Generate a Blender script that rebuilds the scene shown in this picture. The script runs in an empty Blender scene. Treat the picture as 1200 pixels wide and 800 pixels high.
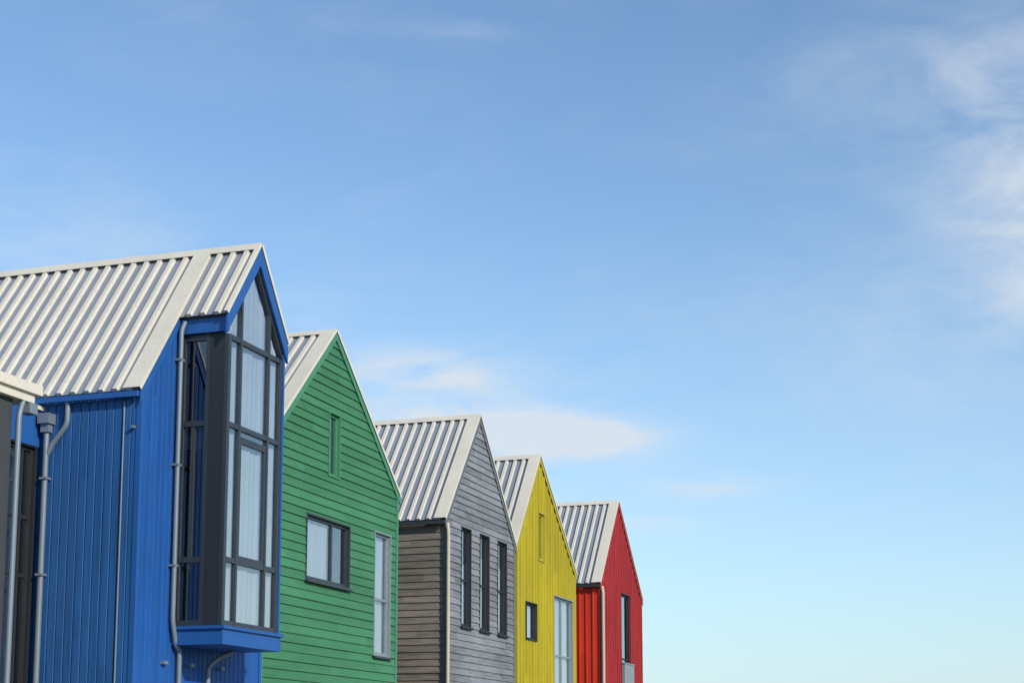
import bpy, math, random
from mathutils import Vector
random.seed(7)
S=bpy.context.scene
S.view_settings.view_transform='Standard'; S.view_settings.look='None'; S.view_settings.exposure=0; S.view_settings.gamma=1

# ------------------------------------------------------------------ materials
class NT:
    def __init__(s,name):
        s.m=bpy.data.materials.new(name); s.m.use_nodes=True
        s.t=s.m.node_tree; s.b=s.t.nodes['Principled BSDF']; s.out=s.t.nodes['Material Output']
    def n(s,k,**kw):
        nd=s.t.nodes.new(k)
        for a,v in kw.items(): setattr(nd,a,v)
        return nd
    def l(s,a,b): s.t.links.new(a,b)
    def math(s,op,a,b=None,c=None):
        nd=s.n('ShaderNodeMath',operation=op)
        for i,v in enumerate((a,b,c)):
            if v is None: continue
            if isinstance(v,(int,float)): nd.inputs[i].default_value=v
            else: s.l(v,nd.inputs[i])
        return nd.outputs[0]

def paint(name,col,axis='X',period=.14,rough=.55,var=.16,streak=.18,bump=.25,tint=None,tamt=0.0,horizontal=False):
    """painted/stained timber boards: per-board value shift, weather streaks, fine grain bump"""
    q=NT(name)
    tc=q.n('ShaderNodeTexCoord'); sp=q.n('ShaderNodeSeparateXYZ'); q.l(tc.outputs['Object'],sp.inputs[0])
    brd=q.math('FLOOR',q.math('DIVIDE',sp.outputs[axis],period))
    if horizontal:   # board lengths along the wall
        lng=q.math('FLOOR',q.math('DIVIDE',q.math('ADD',q.math('ADD',sp.outputs['X'],sp.outputs['Y']),q.math('MULTIPLY',brd,1.37)),3.6))
    else:
        lng=q.math('FLOOR',q.math('DIVIDE',q.math('ADD',sp.outputs['Z'],q.math('MULTIPLY',brd,1.7)),4.0))
    cb=q.n('ShaderNodeCombineXYZ'); q.l(brd,cb.inputs[0]); q.l(lng,cb.inputs[1])
    wn=q.n('ShaderNodeTexWhiteNoise'); wn.noise_dimensions='3D'; q.l(cb.outputs[0],wn.inputs['Vector'])
    mp=q.n('ShaderNodeMapping'); q.l(tc.outputs['Object'],mp.inputs[0])
    mp.inputs['Scale'].default_value=(1.2,1.2,14) if horizontal else (14,14,.9)
    st=q.n('ShaderNodeTexNoise'); st.inputs['Scale'].default_value=1.6; st.inputs['Detail'].default_value=6; st.inputs['Roughness'].default_value=.65
    q.l(mp.outputs[0],st.inputs['Vector'])
    bg=q.n('ShaderNodeTexNoise'); bg.inputs['Scale'].default_value=.55; bg.inputs['Detail'].default_value=5; q.l(tc.outputs['Object'],bg.inputs['Vector'])
    v=q.math('ADD',1.0,q.math('MULTIPLY',q.math('SUBTRACT',wn.outputs['Value'],.5),var))
    v=q.math('ADD',v,q.math('MULTIPLY',q.math('SUBTRACT',st.outputs['Fac'],.5),streak*2.4))
    v=q.math('ADD',v,q.math('MULTIPLY',q.math('SUBTRACT',bg.outputs['Fac'],.5),streak*1.8))
    cm=q.n('ShaderNodeMix',data_type='RGBA'); cm.inputs[6].default_value=(*col,1); cm.inputs[7].default_value=(*(tint or col),1)
    if tamt: q.l(q.math('MULTIPLY',q.math('SUBTRACT',st.outputs['Fac'],.3),tamt*2.5),cm.inputs[0])
    else: cm.inputs[0].default_value=0
    mu=q.n('ShaderNodeVectorMath',operation='SCALE'); q.l(cm.outputs[2],mu.inputs[0]); q.l(v,mu.inputs['Scale'])
    q.l(mu.outputs[0],q.b.inputs['Base Color'])
    q.l(q.math('ADD',rough-.12,q.math('MULTIPLY',st.outputs['Fac'],.25)),q.b.inputs['Roughness'])
    q.b.inputs['Specular IOR Level'].default_value=.3
    bp=q.n('ShaderNodeBump'); bp.inputs['Strength'].default_value=bump; bp.inputs['Distance'].default_value=.012
    q.l(st.outputs['Fac'],bp.inputs['Height']); q.l(bp.outputs[0],q.b.inputs['Normal'])
    return q.m

def plain(name,col,rough=.5,metal=0,var=.12,scale=4,spec=.4):
    q=NT(name); tc=q.n('ShaderNodeTexCoord')
    n=q.n('ShaderNodeTexNoise'); n.inputs['Scale'].default_value=scale; n.inputs['Detail'].default_value=6; q.l(tc.outputs['Object'],n.inputs['Vector'])
    mu=q.n('ShaderNodeVectorMath',operation='SCALE'); mu.inputs[0].default_value=col
    q.l(q.math('ADD',1-var*1.0,q.math('MULTIPLY',n.outputs['Fac'],var*2)),mu.inputs['Scale']); q.l(mu.outputs[0],q.b.inputs['Base Color'])
    q.b.inputs['Roughness'].default_value=rough; q.b.inputs['Metallic'].default_value=metal; q.b.inputs['Specular IOR Level'].default_value=spec
    return q.m

def roofmat(name,col,speck=.84):
    q=NT(name); tc=q.n('ShaderNodeTexCoord')
    n=q.n('ShaderNodeTexNoise'); n.inputs['Scale'].default_value=1.3; n.inputs['Detail'].default_value=8; n.inputs['Roughness'].default_value=.7; q.l(tc.outputs['Object'],n.inputs['Vector'])
    v=q.n('ShaderNodeTexNoise'); v.inputs['Scale'].default_value=16; v.inputs['Detail'].default_value=4; q.l(tc.outputs['Object'],v.inputs['Vector'])
    r=q.n('ShaderNodeValToRGB'); r.color_ramp.elements[0].position=.25; r.color_ramp.elements[0].color=(speck,speck*.95,speck*.87,1); r.color_ramp.elements[1].position=.42; r.color_ramp.elements[1].color=(1,1,1,1); q.l(v.outputs['Fac'],r.inputs[0])
    mu=q.n('ShaderNodeVectorMath',operation='SCALE'); mu.inputs[0].default_value=col
    q.l(q.math('ADD',.80,q.math('MULTIPLY',n.outputs['Fac'],.38)),mu.inputs['Scale'])
    mm=q.n('ShaderNodeVectorMath',operation='MULTIPLY'); q.l(mu.outputs[0],mm.inputs[0]); q.l(r.outputs[0],mm.inputs[1])
    q.l(mm.outputs[0],q.b.inputs['Base Color']); q.b.inputs['Roughness'].default_value=.42; q.b.inputs['Specular IOR Level'].default_value=.45
    return q.m

def glassmat():
    q=NT('window_glass'); q.t.nodes.remove(q.b)
    gl=q.n('ShaderNodeBsdfGlossy'); gl.inputs['Roughness'].default_value=.015; gl.inputs['Color'].default_value=(.92,.96,1,1)
    tr=q.n('ShaderNodeBsdfTransparent'); tr.inputs['Color'].default_value=(.72,.78,.80,1)
    fr=q.n('ShaderNodeLayerWeight'); fr.inputs['Blend'].default_value=.5
    tc=q.n('ShaderNodeTexCoord'); n=q.n('ShaderNodeTexNoise'); n.inputs['Scale'].default_value=.9; q.l(tc.outputs['Object'],n.inputs['Vector'])
    bp=q.n('ShaderNodeBump'); bp.inputs['Strength'].default_value=.15; bp.inputs['Distance'].default_value=.02; q.l(n.outputs['Fac'],bp.inputs['Height']); q.l(bp.outputs[0],gl.inputs['Normal'])
    mx=q.n('ShaderNodeMixShader'); q.l(q.math('ADD',.16,q.math('MULTIPLY',q.math('POWER',fr.outputs['Facing'],2.6),1.0)),mx.inputs[0]); q.l(tr.outputs[0],mx.inputs[1]); q.l(gl.outputs[0],mx.inputs[2]); q.l(mx.outputs[0],q.out.inputs[0])
    return q.m

M={}
M['blue']=paint('blue_boards',(.012,.088,.32),'X',.15,rough=.5,streak=.24)
M['blue_s']=paint('blue_boards_side',(.019,.10,.285),'Y',.15,rough=.55,streak=.32,var=.24)
M['blue_p']=plain('blue_trim',(.017,.10,.33),.5)
M['green']=paint('green_laps',(.050,.195,.088),'Z',.172,horizontal=True,var=.22,streak=.26)
M['green_p']=plain('green_trim',(.06,.23,.13),.5)
M['grey']=paint('weathered_grey_laps',(.185,.20,.225),'Z',.165,horizontal=True,var=.42,streak=.5,rough=.75,tint=(.26,.24,.22),tamt=.4)
M['grey_s']=paint('weathered_brown_grey_laps',(.16,.148,.135),'Z',.165,horizontal=True,var=.45,streak=.5,rough=.8,tint=(.24,.18,.125),tamt=.6)
M['grey_p']=plain('slate_trim',(.13,.14,.16),.5)
M['yellow']=paint('yellow_boards',(.42,.345,.014),'X',.27,var=.22,streak=.26)
M['yellow_p']=plain('yellow_trim',(.42,.35,.03),.5)
M['red']=paint('red_boards',(.35,.026,.030),'X',.22,var=.2,streak=.24)
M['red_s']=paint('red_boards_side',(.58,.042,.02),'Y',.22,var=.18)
M['red_p']=plain('red_trim',(.34,.03,.03),.5)
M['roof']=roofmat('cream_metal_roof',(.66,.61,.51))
M['pan']=roofmat('shade_toned_metal_pan',(.24,.27,.32))  # shade between the ribs put into the pan colour as darker slate
M['cream']=roofmat('cream_flashing',(.71,.65,.53),.86)
M['frame']=plain('dark_window_frame',(.035,.044,.053),.4)
M['frame_l']=plain('pale_window_frame',(.22,.26,.28),.4)
M['dark']=plain('dark_cladding',(.022,.026,.031),.6)
M['pipe']=plain('galvanised_pipe',(.19,.23,.27),.45,.2)
M['pipe_c']=plain('cream_pipe',(.5,.43,.33),.5)
M['soffit']=plain('dark_soffit',(.04,.045,.05),.7)
M['room']=plain('room_interior',(.07,.07,.075),.9)
M['curtain']=plain('white_curtain',(.56,.57,.60),.9,var=.22,scale=.9)
M['glass']=glassmat()
M['wallgrey']=plain('dark_wall',(.05,.055,.06),.8)

# ------------------------------------------------------------------ mesh tools
class MB:
    def __init__(s): s.v=[]; s.f=[]
    def face(s,pts):
        i=len(s.v); s.v+= [tuple(p) for p in pts]; s.f.append(tuple(range(i,i+len(pts))))
    def lbox(s,o,u,n,u0,u1,v0,v1,n0,n1):
        o=Vector(o);u=Vector(u);n=Vector(n);w=Vector((0,0,1))
        P=[o+u*a+w*b+n*c for c in (n0,n1) for b in (v0,v1) for a in (u0,u1)]
        i=len(s.v); s.v+=[tuple(p) for p in P]
        for f in ((0,1,3,2),(4,6,7,5),(0,4,5,1),(2,3,7,6),(0,2,6,4),(1,5,7,3)): s.f.append(tuple(i+k for k in f))
    def box(s,x0,x1,y0,y1,z0,z1): s.lbox((0,0,0),(1,0,0),(0,1,0),x0,x1,z0,z1,y0,y1)
    def prism(s,poly,y0,y1):
        """poly: list of (x,z)"""
        n=len(poly); i=len(s.v)
        s.v+=[(x,y0,z) for x,z in poly]+[(x,y1,z) for x,z in poly]
        s.f.append(tuple(range(i,i+n))); s.f.append(tuple(range(i+2*n-1,i+n-1,-1)))
        for k in range(n): s.f.append((i+k,i+(k+1)%n,i+n+(k+1)%n,i+n+k))
    def obj(s,name,mat,parent):
        me=bpy.data.meshes.new(name); me.from_pydata(s.v,[],s.f); me.update()
        ob=bpy.data.objects.new(name,me); S.collection.objects.link(ob); me.materials.append(mat)
        if parent:
            ob.parent=parent; ob.location=-parent.location
        return ob

def empty(name,loc):
    e=bpy.data.objects.new(name,None); e.location=loc; e.empty_display_size=.5; S.collection.objects.link(e); return e

def tube(name,pts,r,mat,parent):
    cu=bpy.data.curves.new(name,'CURVE'); cu.dimensions='3D'; cu.bevel_depth=r; cu.bevel_resolution=4; cu.use_fill_caps=True
    P=[Vector(p) for p in pts]; Q=[P[0]]
    for k in range(1,len(P)-1):
        a=(P[k-1]-P[k]); b=(P[k+1]-P[k]); d=min(.09,a.length*.4,b.length*.4); A=P[k]+a.normalized()*d; B=P[k]+b.normalized()*d
        for t in (0,.25,.5,.75,1): Q.append(A*(1-t)**2+P[k]*2*t*(1-t)+B*t*t)
    Q.append(P[-1])
    sp=cu.splines.new('POLY'); sp.points.add(len(Q)-1)
    for i,p in enumerate(Q): sp.points[i].co=(*p,1)
    ob=bpy.data.objects.new(name,cu); S.collection.objects.link(ob); cu.materials.append(mat)
    ob.parent=parent; ob.location=-parent.location
    return ob

def boards(mb,o,u,n,u0,u1,z0,top,prof,period,openings):
    """vertical boards. prof: list of (frac,protrusion). top(u)->z. openings: (ua,ub,za,zb)"""
    o=Vector(o);u=Vector(u);n=Vector(n);W=Vector((0,0,1))
    xs=[]; x=u0
    while x<u1:
        for fr,pr in prof:
            xx=x+fr*period
            if xx<=u1: xs.append((xx,pr))
        x+=period
    xs.append((u1,prof[0][1]))
    for (a,pa),(b,pb) in zip(xs[:-1],xs[1:]):
        mid=(a+b)/2
        cuts=sorted([(za,zb) for (ua,ub,za,zb) in openings if ua<mid<ub])
        segs=[]; cur=z0
        for za,zb in cuts: segs.append((cur,za)); cur=zb
        segs.append((cur,None))
        for s,e in segs:
            ta=top(a) if e is None else e; tb=top(b) if e is None else e
            if max(ta,tb)<=s: continue
            mb.face([o+u*a+n*pa+W*s,o+u*b+n*pb+W*s,o+u*b+n*pb+W*tb,o+u*a+n*pa+W*ta])

def laps(mb,o,u,n,z0,z1,ext,period,prot,openings):
    """horizontal weatherboards. ext(z)->(umin,umax)"""
    o=Vector(o);u=Vector(u);n=Vector(n);W=Vector((0,0,1))
    z=z0
    while z<z1-1e-4:
        zt=min(z+period,z1)
        br=sorted({z,zt}|{e for op in openings for e in op[2:4] if z+.01<e<zt-.01})
        wob=random.uniform(-.003,.003)
        for k,(a,b) in enumerate(zip(br[:-1],br[1:])):
            pa=prot*(1-(a-z)/period)+.004+wob; pb=prot*(1-(b-z)/period)+.004+wob; mid=(a+b)/2
            ea,eb=ext(a),ext(b)
            segs=[];cur=None
            for (ua,ub,za,zb) in sorted(openings):
                if za<mid<zb: segs.append((cur,ua)); cur=ub
            segs.append((cur,None))
            for s,e in segs:
                A0=ea[0] if s is None else s; B0=eb[0] if s is None else s
                A1=ea[1] if e is None else e; B1=eb[1] if e is None else e
                mb.face([o+u*A0+n*pa+W*a,o+u*A1+n*pa+W*a,o+u*B1+n*pb+W*b,o+u*B0+n*pb+W*b])
                if k==0: mb.face([o+u*A0+n*0+W*a,o+u*A1+n*0+W*a,o+u*A1+n*pa+W*a,o+u*A0+n*pa+W*a])
        z=zt

def window(par,o,u,n,ua,ub,za,zb,vm=(),hm=(),fr=.055,mat='frame',curt=None,depth=.06,name='window',sill=None):
    """opening: reveals, frame, mullions, glass, curtain and a dark room behind"""
    f=MB()
    for a,b,c,d in ((ua,ua+fr,za,zb),(ub-fr,ub,za,zb),(ua+fr,ub-fr,zb-fr,zb),(ua+fr,ub-fr,za,za+fr)):
        f.lbox(o,u,n,a,b,c,d,-depth-.03,-depth+.03)
    for m in vm: f.lbox(o,u,n,m-fr/2,m+fr/2,za+fr,zb-fr,-depth-.025,-depth+.025)
    for m in hm: f.lbox(o,u,n,ua+fr,ub-fr,m-fr/2,m+fr/2,-depth-.02,-depth+.02)
    t=.03
    for a,b,c,d in ((ua-t,ua,za-t,zb+t),(ub,ub+t,za-t,zb+t),(ua,ub,zb,zb+t),(ua,ub,za-t,za)):
        f.lbox(o,u,n,a,b,c,d,-depth-.06,.036)
    f.obj(name+'_frame',M[mat],par)
    if sill:
        s=MB(); s.lbox(o,u,n,ua-.06,ub+.06,za-.075,za-.032,-.02,.09); s.obj(name+'_sill',M[sill],par)
    O=Vector(o);U=Vector(u);N=Vector(n);W=Vector((0,0,1))
    c=lambda a,b,d:O+U*a+W*b+N*d
    g=MB(); dg=-depth-.008; g.face([c(ua+.01,za+.01,dg),c(ub-.01,za+.01,dg),c(ub-.01,zb-.01,dg),c(ua+.01,zb-.01,dg)]); g.obj(name+'_glass',M['glass'],par)
    r=MB(); d0=-depth-.06; d1=-1.6
    r.face([c(ua,za,d1),c(ub,za,d1),c(ub,zb,d1),c(ua,zb,d1)])
    r.face([c(ua,za,d0),c(ub,za,d0),c(ub,za,d1),c(ua,za,d1)]); r.face([c(ua,zb,d0),c(ub,zb,d0),c(ub,zb,d1),c(ua,zb,d1)])
    r.face([c(ua,za,d0),c(ua,zb,d0),c(ua,zb,d1),c(ua,za,d1)]); r.face([c(ub,za,d0),c(ub,zb,d0),c(ub,zb,d1),c(ub,za,d1)])
    r.obj(name+'_room',M['room'],par)
    if curt:
        q=MB()
        for cc in curt:
            ca,cb,cza=cc[:3]; cz1=cc[3] if len(cc)>3 else zb-.03
            nn=max(6,int((cb-ca)/.02)); pts=[]
            for i in range(nn+1):
                x=ca+(cb-ca)*i/nn; pts.append((x,-depth-.07+.006*math.sin(x*41)+.009*math.sin(x*17+1)))
            for (x0,d0_),(x1,d1_) in zip(pts[:-1],pts[1:]):
                q.face([c(x0,cza,d0_),c(x1,cza,d1_),c(x1,cz1,d1_),c(x0,cz1,d0_)])
        q.obj(name+'_curtain',M['curtain'],par)

def roof_slope(mb,pn,fl,so,xr,zr,xe,ze,y0,y1,period=.25,h=.05,rake=.30,flash=True):
    """trapezoidal metal sheet from ridge (xr,zr) to eave (xe,ze) between y0 (front) and y1"""
    d=Vector((xe-xr,0,ze-zr)); L=d.length; d.normalize()
    n=Vector((-d.z,0,d.x));
    if n.z<0: n=-n
    R=Vector((xr,0,zr)); Y=Vector((0,1,0))
    P=lambda s,y,t: R+d*s+Y*y+n*t
    prof=[(0,0),(.54,0),(.60,1),(.88,1),(.94,0)]
    ys=[]; y=y0+.02
    while y<y1:
        ys+= [(y+a*period,b*h) for a,b in prof]; y+=period
    for (a,ha),(b,hb) in zip(ys[:-1],ys[1:]):
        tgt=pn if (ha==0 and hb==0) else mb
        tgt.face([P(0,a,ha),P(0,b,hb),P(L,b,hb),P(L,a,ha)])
        if ha>0 or hb>0: mb.face([P(L,a,ha),P(L,b,hb),P(L,b,-.01),P(L,a,-.01)])
    i=len(so.v); t0,t1=-.012,-.13
    c=[P(0,y0+.03,t0),P(L-.03,y0+.03,t0),P(L-.03,y1,t0),P(0,y1,t0),P(0,y0+.03,t1),P(L-.03,y0+.03,t1),P(L-.03,y1,t1),P(0,y1,t1)]
    so.v+=[tuple(p) for p in c]
    for f in ((0,1,2,3),(4,5,6,7),(0,1,5,4),(1,2,6,5),(2,3,7,6),(3,0,4,7)): so.f.append(tuple(i+k for k in f))
    def slab(s0,s1,a,b,t0,t1):
        i=len(fl.v); c=[P(s0,a,t0),P(s1,a,t0),P(s1,b,t0),P(s0,b,t0),P(s0,a,t1),P(s1,a,t1),P(s1,b,t1),P(s0,b,t1)]
        fl.v+=[tuple(p) for p in c]
        for f in ((0,1,2,3),(4,5,6,7),(0,1,5,4),(1,2,6,5),(2,3,7,6),(3,0,4,7)): fl.f.append(tuple(i+k for k in f))
    if flash:
        slab(0,L+.015,y0,y0+rake,h+.004,h+.012)
        slab(0,L+.015,y0-.008,y0,.0,h+.012)
    slab(-.0,.17,y0+(rake if flash else 0)+.002,y1,h+.006,h+.014)

def house(name,xl,xa,xr,zl,za,zr,yf,yb,clad,mats,openings,period=.17,prof=None,side='same',overh=.05,barge='grey_p',wl=.12):
    e=empty(name,(xa,yf,0))
    mb,pn,fl,so=MB(),MB(),MB(),MB()
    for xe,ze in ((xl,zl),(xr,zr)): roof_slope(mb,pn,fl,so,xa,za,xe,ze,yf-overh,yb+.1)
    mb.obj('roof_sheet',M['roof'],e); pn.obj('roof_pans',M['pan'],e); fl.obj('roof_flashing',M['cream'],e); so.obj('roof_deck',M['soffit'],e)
    b=MB()
    for xe,ze in ((xl,zl),(xr,zr)):
        s=(za-ze)/abs(xe-xa)
        b.prism([(xa,za-.03),(xe,ze-.03),(xe,ze-.03-.14*math.sqrt(1+s*s)*.8),(xa,za-.03-.14*math.sqrt(1+s*s)*.8)],yf-overh+.004,yf-.03)
    b.obj('barge_board',M[barge],e)
    g=MB()
    for xe,ze,sg in ((xl,zl,-1),(xr,zr,1)):
        x0,x1=sorted((xe+sg*.0,xe+sg*.07)); g.box(x0,x1,yf-.02,yb,ze-.12,ze-.035)
    g.obj('gutter',M['frame' if barge!='blue_p' else 'blue_p'],e)
    wxl,wxr=xl+wl,xr-wl
    def top(x):
        return za-(xa-x)*(za-zl)/(xa-xl)-.1 if x<xa else za-(x-xa)*(za-zr)/(xr-xa)-.1
    def ext(z):
        L=max(wxl,xa-(za-z-.1)*(xa-xl)/(za-zl)) ; R=min(wxr,xa+(za-z-.1)*(xr-xa)/(za-zr)); return (min(L,xa),max(R,xa))
    w=MB(); o=(0,yf,0)
    if clad=='laps': laps(w,o,(1,0,0),(0,-1,0),-.02,za-.12,ext,period,.026,openings)
    else: boards(w,o,(1,0,0),(0,-1,0),wxl,wxr,-.02,top,prof,period,openings)
    w.obj('gable_wall',M[mats[0]],e)
    w=MB()
    ztl=top(wxl+.001); ztr=top(wxr-.001)
    if clad=='laps':
        laps(w,(wxl,0,0),(0,1,0),(-1,0,0),-.02,ztl,lambda z:(yf,yb),period,.026,[])
        laps(w,(wxr,0,0),(0,1,0),(1,0,0),-.02,ztr,lambda z:(yf,yb),period,.026,[])
    else:
        boards(w,(wxl,0,0),(0,1,0),(-1,0,0),yf,yb,-.02,lambda q:ztl,prof,period,[])
        boards(w,(wxr,0,0),(0,1,0),(1,0,0),yf,yb,-.02,lambda q:ztr,prof,period,[])
    w.obj('side_wall',M[mats[1]],e)
    w=MB(); w.face([(wxl,yb,0),(wxr,yb,0),(wxr,yb,ztr),(xa,yb,za-.1),(wxl,yb,ztl)]); w.obj('rear_wall',M[mats[0]],e)
    w=MB(); w.box(wxl-.035,wxl+.05,yf-.035,yf+.05,0,ztl-.03); w.box(wxr-.05,wxr+.035,yf-.035,yf+.05,0,ztr-.03); w.obj('corner_board',M[mats[2]],e)
    return e

FX=(1,0,0); FN=(0,-1,0)
V_GROOVE=[(0,0),(.09,.022),(.91,.022)]
V_BATTEN=[(0,.0),(.02,.03),(.2,.03),(.22,.0)]
YB=25.0
# ------------------------------------------------------------------ GREEN
Y=13.4
wins=[(28.74,29.22,7.17,8.42),(27.80,29.77,5.03,6.25),(31.08,31.9,3.78,6.34)]
g=house('green_house',25.9,28.95,32.4,7.2,10.12,7.27,Y,YB,'laps',('green','green','green_p'),wins,barge='green_p',period=.172)
o=(0,Y,0)
window(g,o,FX,FN,*wins[0],mat='green_p',name='loft_window')
window(g,o,FX,FN,*wins[1],vm=(29.05,),mat='frame',curt=[(27.85,29.02,5.05)],name='bedroom_window',sill='frame')
window(g,o,FX,FN,*wins[2],hm=(4.95,),mat='frame_l',curt=[(31.1,31.88,3.8)],name='corner_window',sill='frame')
# ------------------------------------------------------------------ GREY
wins=[(36.32,36.97,4.8,7.15),(37.66,38.32,4.8,7.15),(39.02,39.7,4.8,7.15)]
h=house('grey_house',35.2,37.6,40.45,7.2,10.15,7.2,Y,YB,'laps',('grey','grey_s','grey_p'),wins,barge='grey_p',period=.165)
for w,zz in zip(wins,(6.3,6.6,6.5)): window(h,o,FX,FN,*w,hm=(5.9,),fr=.045,mat='dark',curt=[(w[0]+.05,w[1]-.05,4.82,zz)],name='tall_window',sill='dark')
tube('downpipe',[(35.26,13.34,7.1),(35.22,13.3,6.9),(35.22,13.3,0)],.045,M['pipe_c'],h)
# ------------------------------------------------------------------ YELLOW
wins=[(42.5,43.05,7.1,8.4),(41.4,42.31,4.83,5.81),(43.95,45.8,2.6,6.22)]
yv=house('yellow_house',40.5,42.62,46.22,7.3,10.03,7.05,Y,YB,'boards',('yellow','yellow','yellow_p'),wins,barge='yellow_p',period=.27,prof=V_BATTEN)
window(yv,o,FX,FN,*wins[0],mat='yellow_p',name='loft_window')
window(yv,o,FX,FN,*wins[1],mat='dark',curt=[(41.95,42.3,4.85)],name='bedroom_window')
window(yv,o,FX,FN,*wins[2],vm=(44.85,),hm=(4.55,),mat='frame_l',curt=[(44.0,44.8,2.62),(44.9,45.75,2.62)],name='living_room_window')
# ------------------------------------------------------------------ RED
wins=[(51.5,52.65,2.6,7.02)]
rd=house('red_house',48.9,51.25,54.42,7.1,10.05,7.05,Y,YB,'boards',('red','red_s','red_p'),wins,barge='red_p',period=.22,prof=V_BATTEN)
window(rd,o,FX,FN,*wins[0],hm=(4.9,),mat='dark',name='balcony_door')
b=MB(); b.box(51.45,52.7,13.26,13.355,3.6,4.72); b.box(51.42,52.73,13.24,13.355,4.72,4.76); b.obj('balcony_panel',M['frame_l'],rd)
tube('downpipe',[(49.02,13.34,7.0),(48.97,13.3,6.8),(48.97,13.3,0)],.05,M['pipe_c'],rd)
# ------------------------------------------------------------------ BLUE
YF=13.1
XA=23.34; ZR=10.05
wins=[(22.5,24.4,3.5,8.3),(22.0,22.75,0.9,2.72),(23.1,24.6,.9,2.72)]
bl=house('blue_house',21.22,XA,25.5,7.22,ZR,7.22,YF,YB,'boards',('blue','blue_s','blue_p'),wins,barge='blue_p',period=.15,prof=V_GROOVE,wl=.09)
ob=(0,YF,0)
window(bl,ob,FX,FN,*wins[1],mat='dark',name='ground_window'); window(bl,ob,FX,FN,*wins[2],vm=(23.85,),mat='dark',name='ground_window')
YBAY=12.22; X0,X1=22.42,24.32; pit=(ZR-7.22)/(XA-21.22)
mb,pn,fl,so=MB(),MB(),MB(),MB()
hw=1.07; ze=ZR-pit*hw
for xe in (XA-hw,XA+hw): roof_slope(mb,pn,fl,so,XA,ZR,xe,ze,YBAY-.06,YF-.06,rake=.06)
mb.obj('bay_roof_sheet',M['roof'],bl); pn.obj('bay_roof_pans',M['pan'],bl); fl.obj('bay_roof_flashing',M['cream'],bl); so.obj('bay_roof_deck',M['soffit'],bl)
b=MB()
for sg in (-1,1):
    b.prism([(XA,ZR-.03),(XA+sg*hw,ze-.03),(XA+sg*hw,ze-.33),(XA+sg*(hw-.14),ze-.13),(XA,ZR-.34)],YBAY-.055,YBAY-.015)
b.box(X0-.06,X0,YBAY-.01,YF-.026,8.36,ze+.02); b.box(X1,X1+.06,YBAY-.01,YF-.026,8.36,ze+.02)
b.box(X1,X1+.05,YBAY-.02,YBAY+.05,3.68,8.355)
b.box(X0-.05,X1+.05,YBAY-.05,YF-.026,3.38,3.62)
b.box(X0-.09,X1+.09,YBAY-.09,YF-.026,3.62,3.67)
b.obj('bay_trim',M['blue_p'],bl)
f=MB(); y0,y1=YBAY,YBAY+.07
def fb(x0,x1,z0,z1,a=y0,b_=y1): f.box(x0,x1,a,b_,z0,z1)
zt=lambda x: ZR-.30-pit*abs(x-XA)
m1,m2=22.86,23.84; T=.055
f.box(X0,X0+.09,y0,y1,3.67,8.33); f.box(X1-.09,X1,y0,y1,3.67,8.33)
for m in (m1,m2): fb(m-T/2,m+T/2,3.67,zt(m)+.0)
for z in (8.30,6.88,4.72): fb(X0+.09,X1-.09,z-.04,z+.04,y0+.006,y1-.004)
fb(X0+.09,X1-.09,3.67,3.76,y0+.006,y1-.004)
for a,b_,c,d in ((m1+T/2,m1+T/2+.06,4.76,6.7),(m2-T/2-.06,m2-T/2,4.76,6.7),(m1+T/2+.06,m2-T/2-.06,6.64,6.7),(m1+T/2+.06,m2-T/2-.06,4.76,4.82)): fb(a,b_,c,d,y0+.012,y1-.01)
fb(m1+T/2,m2-T/2,6.70,6.745,y0+.008,y1-.008)
for sg in (-1,1):
    f.prism([(XA,ZR-.33),(XA+sg*.97,zt(XA+.97)-.03),(XA+sg*.97,zt(XA+.97)-.13),(XA,ZR-.43)],y0+.002,y1-.002)
for X,n in ((X0,-1),(X1,1)):
    a,b_=(X,X+.08) if n<0 else (X-.08,X)
    for z in (8.3,6.9,4.72,3.72): f.box(a+.006,b_-.006,12.62,13.0,z-.045,z+.045)
    f.box(a,b_,12.56,12.62,3.67,8.36); f.box(a,b_,13.0,13.075,3.67,8.36)
    f.box(a+.012,b_-.012,12.8,12.83,4.76,6.86)
f.obj('bay_frame',M['frame'],bl)
c=MB()
c.box(X0+.004,X0+.07,YBAY+.072,12.56,3.67,8.35); c.box(X1-.07,X1-.004,YBAY+.072,12.56,3.67,8.35)
c.obj('bay_cladding',M['dark'],bl)
gg=MB(); yg=YBAY+.04
gg.face([(X0+.05,yg,3.7),(X1-.05,yg,3.7),(X1-.05,yg,8.3),(XA,yg,ZR-.38),(X0+.05,yg,8.3)])
gg.face([(X0+.045,13.03,3.7),(X0+.045,12.58,3.7),(X0+.045,12.58,8.34),(X0+.045,13.03,8.34)])
gg.face([(X1-.045,12.58,3.7),(X1-.045,13.03,3.7),(X1-.045,13.03,8.34),(X1-.045,12.58,8.34)]); gg.obj('bay_glass',M['glass'],bl)
q=MB()
def curtain(xa,xb,za,ztop,y):
    nn=int((xb-xa)/.02)
    for i in range(nn):
        x0=xa+(xb-xa)*i/nn; x1=xa+(xb-xa)*(i+1)/nn
        y_=lambda x:y+.007*math.sin(x*37)+.01*math.sin(x*15)
        q.face([(x0,y_(x0),za),(x1,y_(x1),za),(x1,y_(x1),ztop(x1)),(x0,y_(x0),ztop(x0))])
curtain(22.5,24.24,6.95,lambda x:zt(x)-.02,YBAY+.11)
curtain(22.5,24.24,3.72,lambda x:6.82,YBAY+.115)
q.obj('bay_curtain',M['curtain'],bl)
r=MB(); r.box(X0+.1,X1-.1,YBAY+.14,14.5,3.55,3.68); r.face([(X0,14.5,3.5),(X1,14.5,3.5),(X1,14.5,8.6),(X0,14.5,8.6)]); r.box(X0+.1,X1-.1,12.6,14.5,6.5,6.75)
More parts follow.
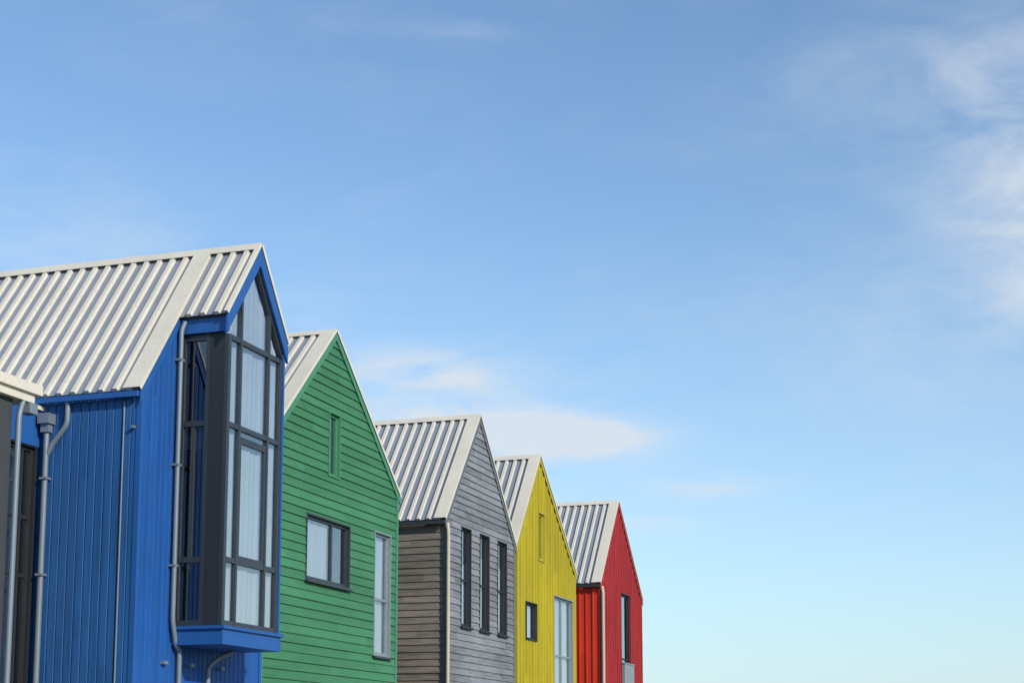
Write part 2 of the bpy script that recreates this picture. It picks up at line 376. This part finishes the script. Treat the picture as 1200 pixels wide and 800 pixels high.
for X in (X0-.01,X1-.1): r.face([(X,YF+.03,3.5),(X,14.5,3.5),(X,14.5,8.6),(X,YF+.03,8.6)])
r.face([(X1-.09,YBAY+.14,3.6),(X1-.09,YF+.03,3.6),(X1-.09,YF+.03,8.4),(X1-.09,YBAY+.14,8.4)])
r.face([(X0+.06,YBAY+.14,8.36),(X1-.06,YBAY+.14,8.36),(X1-.06,14.5,8.36),(X0+.06,14.5,8.36)])
r.obj('bay_room',M['room'],bl)
XW=21.31
tube('downpipe',[(X0-.1,12.96,8.55),(X0-.14,13.0,8.4),(X0-.14,13.0,3.75),(X0-.02,13.0,3.38),(X0+.1,13.0,3.3),(X0+.1,13.0,0)],.04,M['pipe'],bl)
tube('downpipe',[(23.75,12.7,3.36),(23.6,12.9,3.25),(23.45,13.0,3.1),(23.45,13.0,0)],.04,M['pipe'],bl)
tube('downpipe',[(XW-.08,14.35,7.1),(XW-.08,14.35,6.75),(XW-.09,14.6,6.45),(XW-.09,14.68,6.3)],.042,M['pipe'],bl)
tube('downpipe',[(XW-.1,14.7,6.8),(XW-.1,14.7,0)],.045,M['pipe'],bl)
b=MB(); b.box(XW-.22,XW-.02,14.60,14.80,6.77,6.93); b.box(XW-.17,XW-.05,14.63,14.77,6.64,6.77); b.obj('hopper_head',M['pipe'],bl)
tube('cable_conduit',[(XW-.035,13.37,7.05),(XW-.035,13.37,0)],.014,M['pipe'],bl)
b=MB(); b.box(XW-.1,XW-.02,13.16,13.2,6.62,6.66)
for xx in (22.08,22.9,23.9): b.box(xx,xx+.11,YF-.1,YF-.015,3.07,3.12)
for z in (7.9,6.2,4.6): b.box(X0-.2,X0-.08,12.96,13.09,z,z+.035)
for z in (5.9,4.4): b.box(XW-.165,XW-.01,14.64,14.76,z,z+.035)
b.obj('wall_bracket',M['pipe'],bl)
# ------------------------------------------------------------------ glazed link + neighbouring flat-roofed house
lk=empty('glazed_link',(19.8,14.8,0))
b=MB(); b.box(18.0,21.28,14.85,20,6.42,7.0); b.obj('fascia',M['blue_p'],lk)
b=MB(); b.box(18.0,21.28,14.8,20,7.0,7.06); b.obj('roof',M['cream'],lk)
window(lk,(0,14.9,0),FX,FN,18.05,21.2,.1,6.4,vm=(18.9,19.7,20.45,20.95),hm=(2.6,4.4,5.3),mat='dark',name='glazing')
nb=empty('flat_roof_house',(14,13.1,0))
b=MB(); b.box(9,18.1,13.1,22,0,6.4); b.obj('walls',M['wallgrey'],nb)
b=MB(); b.box(8.9,18.45,13.0,22.1,6.4,6.52); b.box(8.85,18.56,12.95,22.2,6.52,6.66); b.obj('roof_coping',M['cream'],nb)
b=MB(); b.box(18.32,18.5,12.98,13.14,6.25,6.397); b.obj('hopper_head',M['pipe'],nb)
tube('downpipe',[(18.25,13.04,6.4),(18.17,13.04,6.2),(18.17,13.04,0)],.04,M['pipe'],nb)

# ------------------------------------------------------------------ ground
def groundmat():
    q=NT('grass'); tc=q.n('ShaderNodeTexCoord'); n=q.n('ShaderNodeTexNoise'); n.inputs['Scale'].default_value=.6; n.inputs['Detail'].default_value=10; q.l(tc.outputs['Object'],n.inputs['Vector'])
    r=q.n('ShaderNodeValToRGB'); r.color_ramp.elements[0].color=(.05,.075,.02,1); r.color_ramp.elements[1].color=(.13,.14,.05,1); q.l(n.outputs['Fac'],r.inputs[0]); q.l(r.outputs[0],q.b.inputs['Base Color']); q.b.inputs['Roughness'].default_value=.95
    return q.m
b=MB(); b.face([(-3000,-3000,0),(3000,-3000,0),(3000,3000,0),(-3000,3000,0)]); b.obj('ground',groundmat(),None)
b=MB(); b.box(-20,80,9.5,13.0,-.1,.1); b.obj('pavement',plain('paving_concrete',(.33,.32,.3),.85,scale=2),None)
b=MB(); b.face([(-60,3,.004),(120,3,.004),(120,9.4,.004),(-60,9.4,.004)]); b.obj('road',plain('asphalt',(.05,.05,.052),.9,scale=6),None)

# ------------------------------------------------------------------ light
L=Vector((-.42,-.78,.46)).normalized()
sun=bpy.data.lights.new('sun','SUN'); sun.energy=3.8; sun.angle=math.radians(.5); sun.color=(1,.92,.80)
so_=bpy.data.objects.new('sun',sun); S.collection.objects.link(so_); so_.rotation_euler=L.to_track_quat('Z','Y').to_euler(); so_.location=(0,-20,30)
w=bpy.data.worlds.new('World'); S.world=w; w.use_nodes=True; t=w.node_tree
for n in list(t.nodes): t.nodes.remove(n)
def N(k,**kw):
    nd=t.nodes.new(k)
    for a,v in kw.items(): setattr(nd,a,v)
    return nd
def mt(op,a,b=None,clamp=False):
    nd=N('ShaderNodeMath',operation=op); nd.use_clamp=clamp
    for i,v in enumerate((a,b)):
        if v is None: continue
        if isinstance(v,(int,float)): nd.inputs[i].default_value=v
        else: t.links.new(v,nd.inputs[i])
    return nd.outputs[0]
sky=N('ShaderNodeTexSky',sky_type='NISHITA'); sky.sun_disc=False
sky.sun_elevation=math.asin(L.z); sky.sun_rotation=math.atan2(L.x,L.y); sky.air_density=1.0; sky.dust_density=.1; sky.ozone_density=1.6
tc=N('ShaderNodeTexCoord'); sp=N('ShaderNodeSeparateXYZ'); t.links.new(tc.outputs['Generated'],sp.inputs[0])
az=mt('MULTIPLY',mt('ARCTAN2',sp.outputs[1],sp.outputs[0]),57.2958); el=mt('MULTIPLY',mt('ARCSINE',sp.outputs[2]),57.2958)
cb=N('ShaderNodeCombineXYZ'); t.links.new(az,cb.inputs[0]); t.links.new(el,cb.inputs[1])
def noise(sx,sy,scale,detail,rough,off=0,dist=.0,rot=-6):
    m=N('ShaderNodeMapping'); m.inputs['Scale'].default_value=(sx,sy,1); m.inputs['Location'].default_value=(off,off*.7,0); m.inputs['Rotation'].default_value=(0,0,math.radians(rot)); t.links.new(cb.outputs[0],m.inputs[0])
    n=N('ShaderNodeTexNoise'); n.inputs['Scale'].default_value=scale; n.inputs['Detail'].default_value=detail; n.inputs['Roughness'].default_value=rough; n.inputs['Distortion'].default_value=dist; t.links.new(m.outputs[0],n.inputs['Vector']); return n.outputs['Fac']
fine=noise(.22,.7,1.0,9,.6,3,.35); broad=noise(.09,.2,1.0,5,.5,11,.3); soft=noise(.2,.38,1.0,9,.6,5,.35,8)
def blobs(lst):
    total=None
    for a0,e0,sa,se,amp in lst:
        g1=mt('POWER',mt('DIVIDE',mt('SUBTRACT',az,a0),sa),2); g2=mt('POWER',mt('DIVIDE',mt('SUBTRACT',el,e0),se),2)
        gz=mt('MULTIPLY',mt('EXPONENT',mt('MULTIPLY',mt('ADD',g1,g2),-1)),amp)
        total=gz if total is None else mt('ADD',total,gz)
    return total
tA=blobs(((17.4,11.4,3.0,.72,2.1),(15.9,11.3,1.8,.5,1.6),(21.2,11.9,2.6,.5,1.1),(21.5,13.5,3.2,.9,.9),(22,12.6,4.8,1.2,.55),(11.2,9.5,2.4,.4,.6),(13.6,8.2,1.8,.35,.55),(20.5,25.2,1.8,.35,.3),(34,17.5,5,2,.3),(16,10.2,4.5,1.2,.25)))
tB=blobs(((.4,20.6,3.4,3.8,.75),(-.2,16.4,3.4,2.2,.75),(4.5,23.0,5.0,2.2,.3),(5,14,5,3,.25)))
msk=mt('MULTIPLY',tA,mt('MULTIPLY',mt('SUBTRACT',fine,.30),3.2,True),True)
msk=mt('ADD',msk,mt('MULTIPLY',tB,mt('MULTIPLY',mt('SUBTRACT',soft,.30),2.9,True),True),True)
wisp=mt('MULTIPLY',mt('MULTIPLY',mt('SUBTRACT',broad,.44),2.6,True),mt('MULTIPLY',mt('SUBTRACT',fine,.33),1.6,True))
msk=mt('ADD',msk,mt('MULTIPLY',wisp,.45),True)
msk=mt('MULTIPLY',msk,.86,True)
tn=N('ShaderNodeMix',data_type='RGBA',blend_type='MULTIPLY'); tn.inputs[0].default_value=1; t.links.new(sky.outputs[0],tn.inputs[6]); tn.inputs[7].default_value=(1.12,1.34,1.47,1)
hz=N('ShaderNodeMix',data_type='RGBA'); t.links.new(mt('MULTIPLY',mt('EXPONENT',mt('MULTIPLY',mt('MAXIMUM',el,0),-1/7.5)),.97,True),hz.inputs[0]); t.links.new(tn.outputs[2],hz.inputs[6]); hz.inputs[7].default_value=(4.4,5.6,6.35,1)
mx=N('ShaderNodeMix',data_type='RGBA'); t.links.new(msk,mx.inputs[0]); t.links.new(hz.outputs[2],mx.inputs[6]); mx.inputs[7].default_value=(6.0,6.5,7.05,1)
bg=N('ShaderNodeBackground'); bg.inputs['Strength'].default_value=.12; t.links.new(mx.outputs[2],bg.inputs[0])
ow=N('ShaderNodeOutputWorld'); t.links.new(bg.outputs[0],ow.inputs[0])

# ------------------------------------------------------------------ camera
cam=bpy.data.cameras.new('camera'); cam.lens=57.0; cam.sensor_width=36; cam.shift_y=203/1200; cam.clip_end=8000
co=bpy.data.objects.new('camera',cam); S.collection.objects.link(co); co.location=(0,0,1.6)
co.rotation_euler=(math.radians(98.6),0,math.radians(18.421-90)); S.camera=co
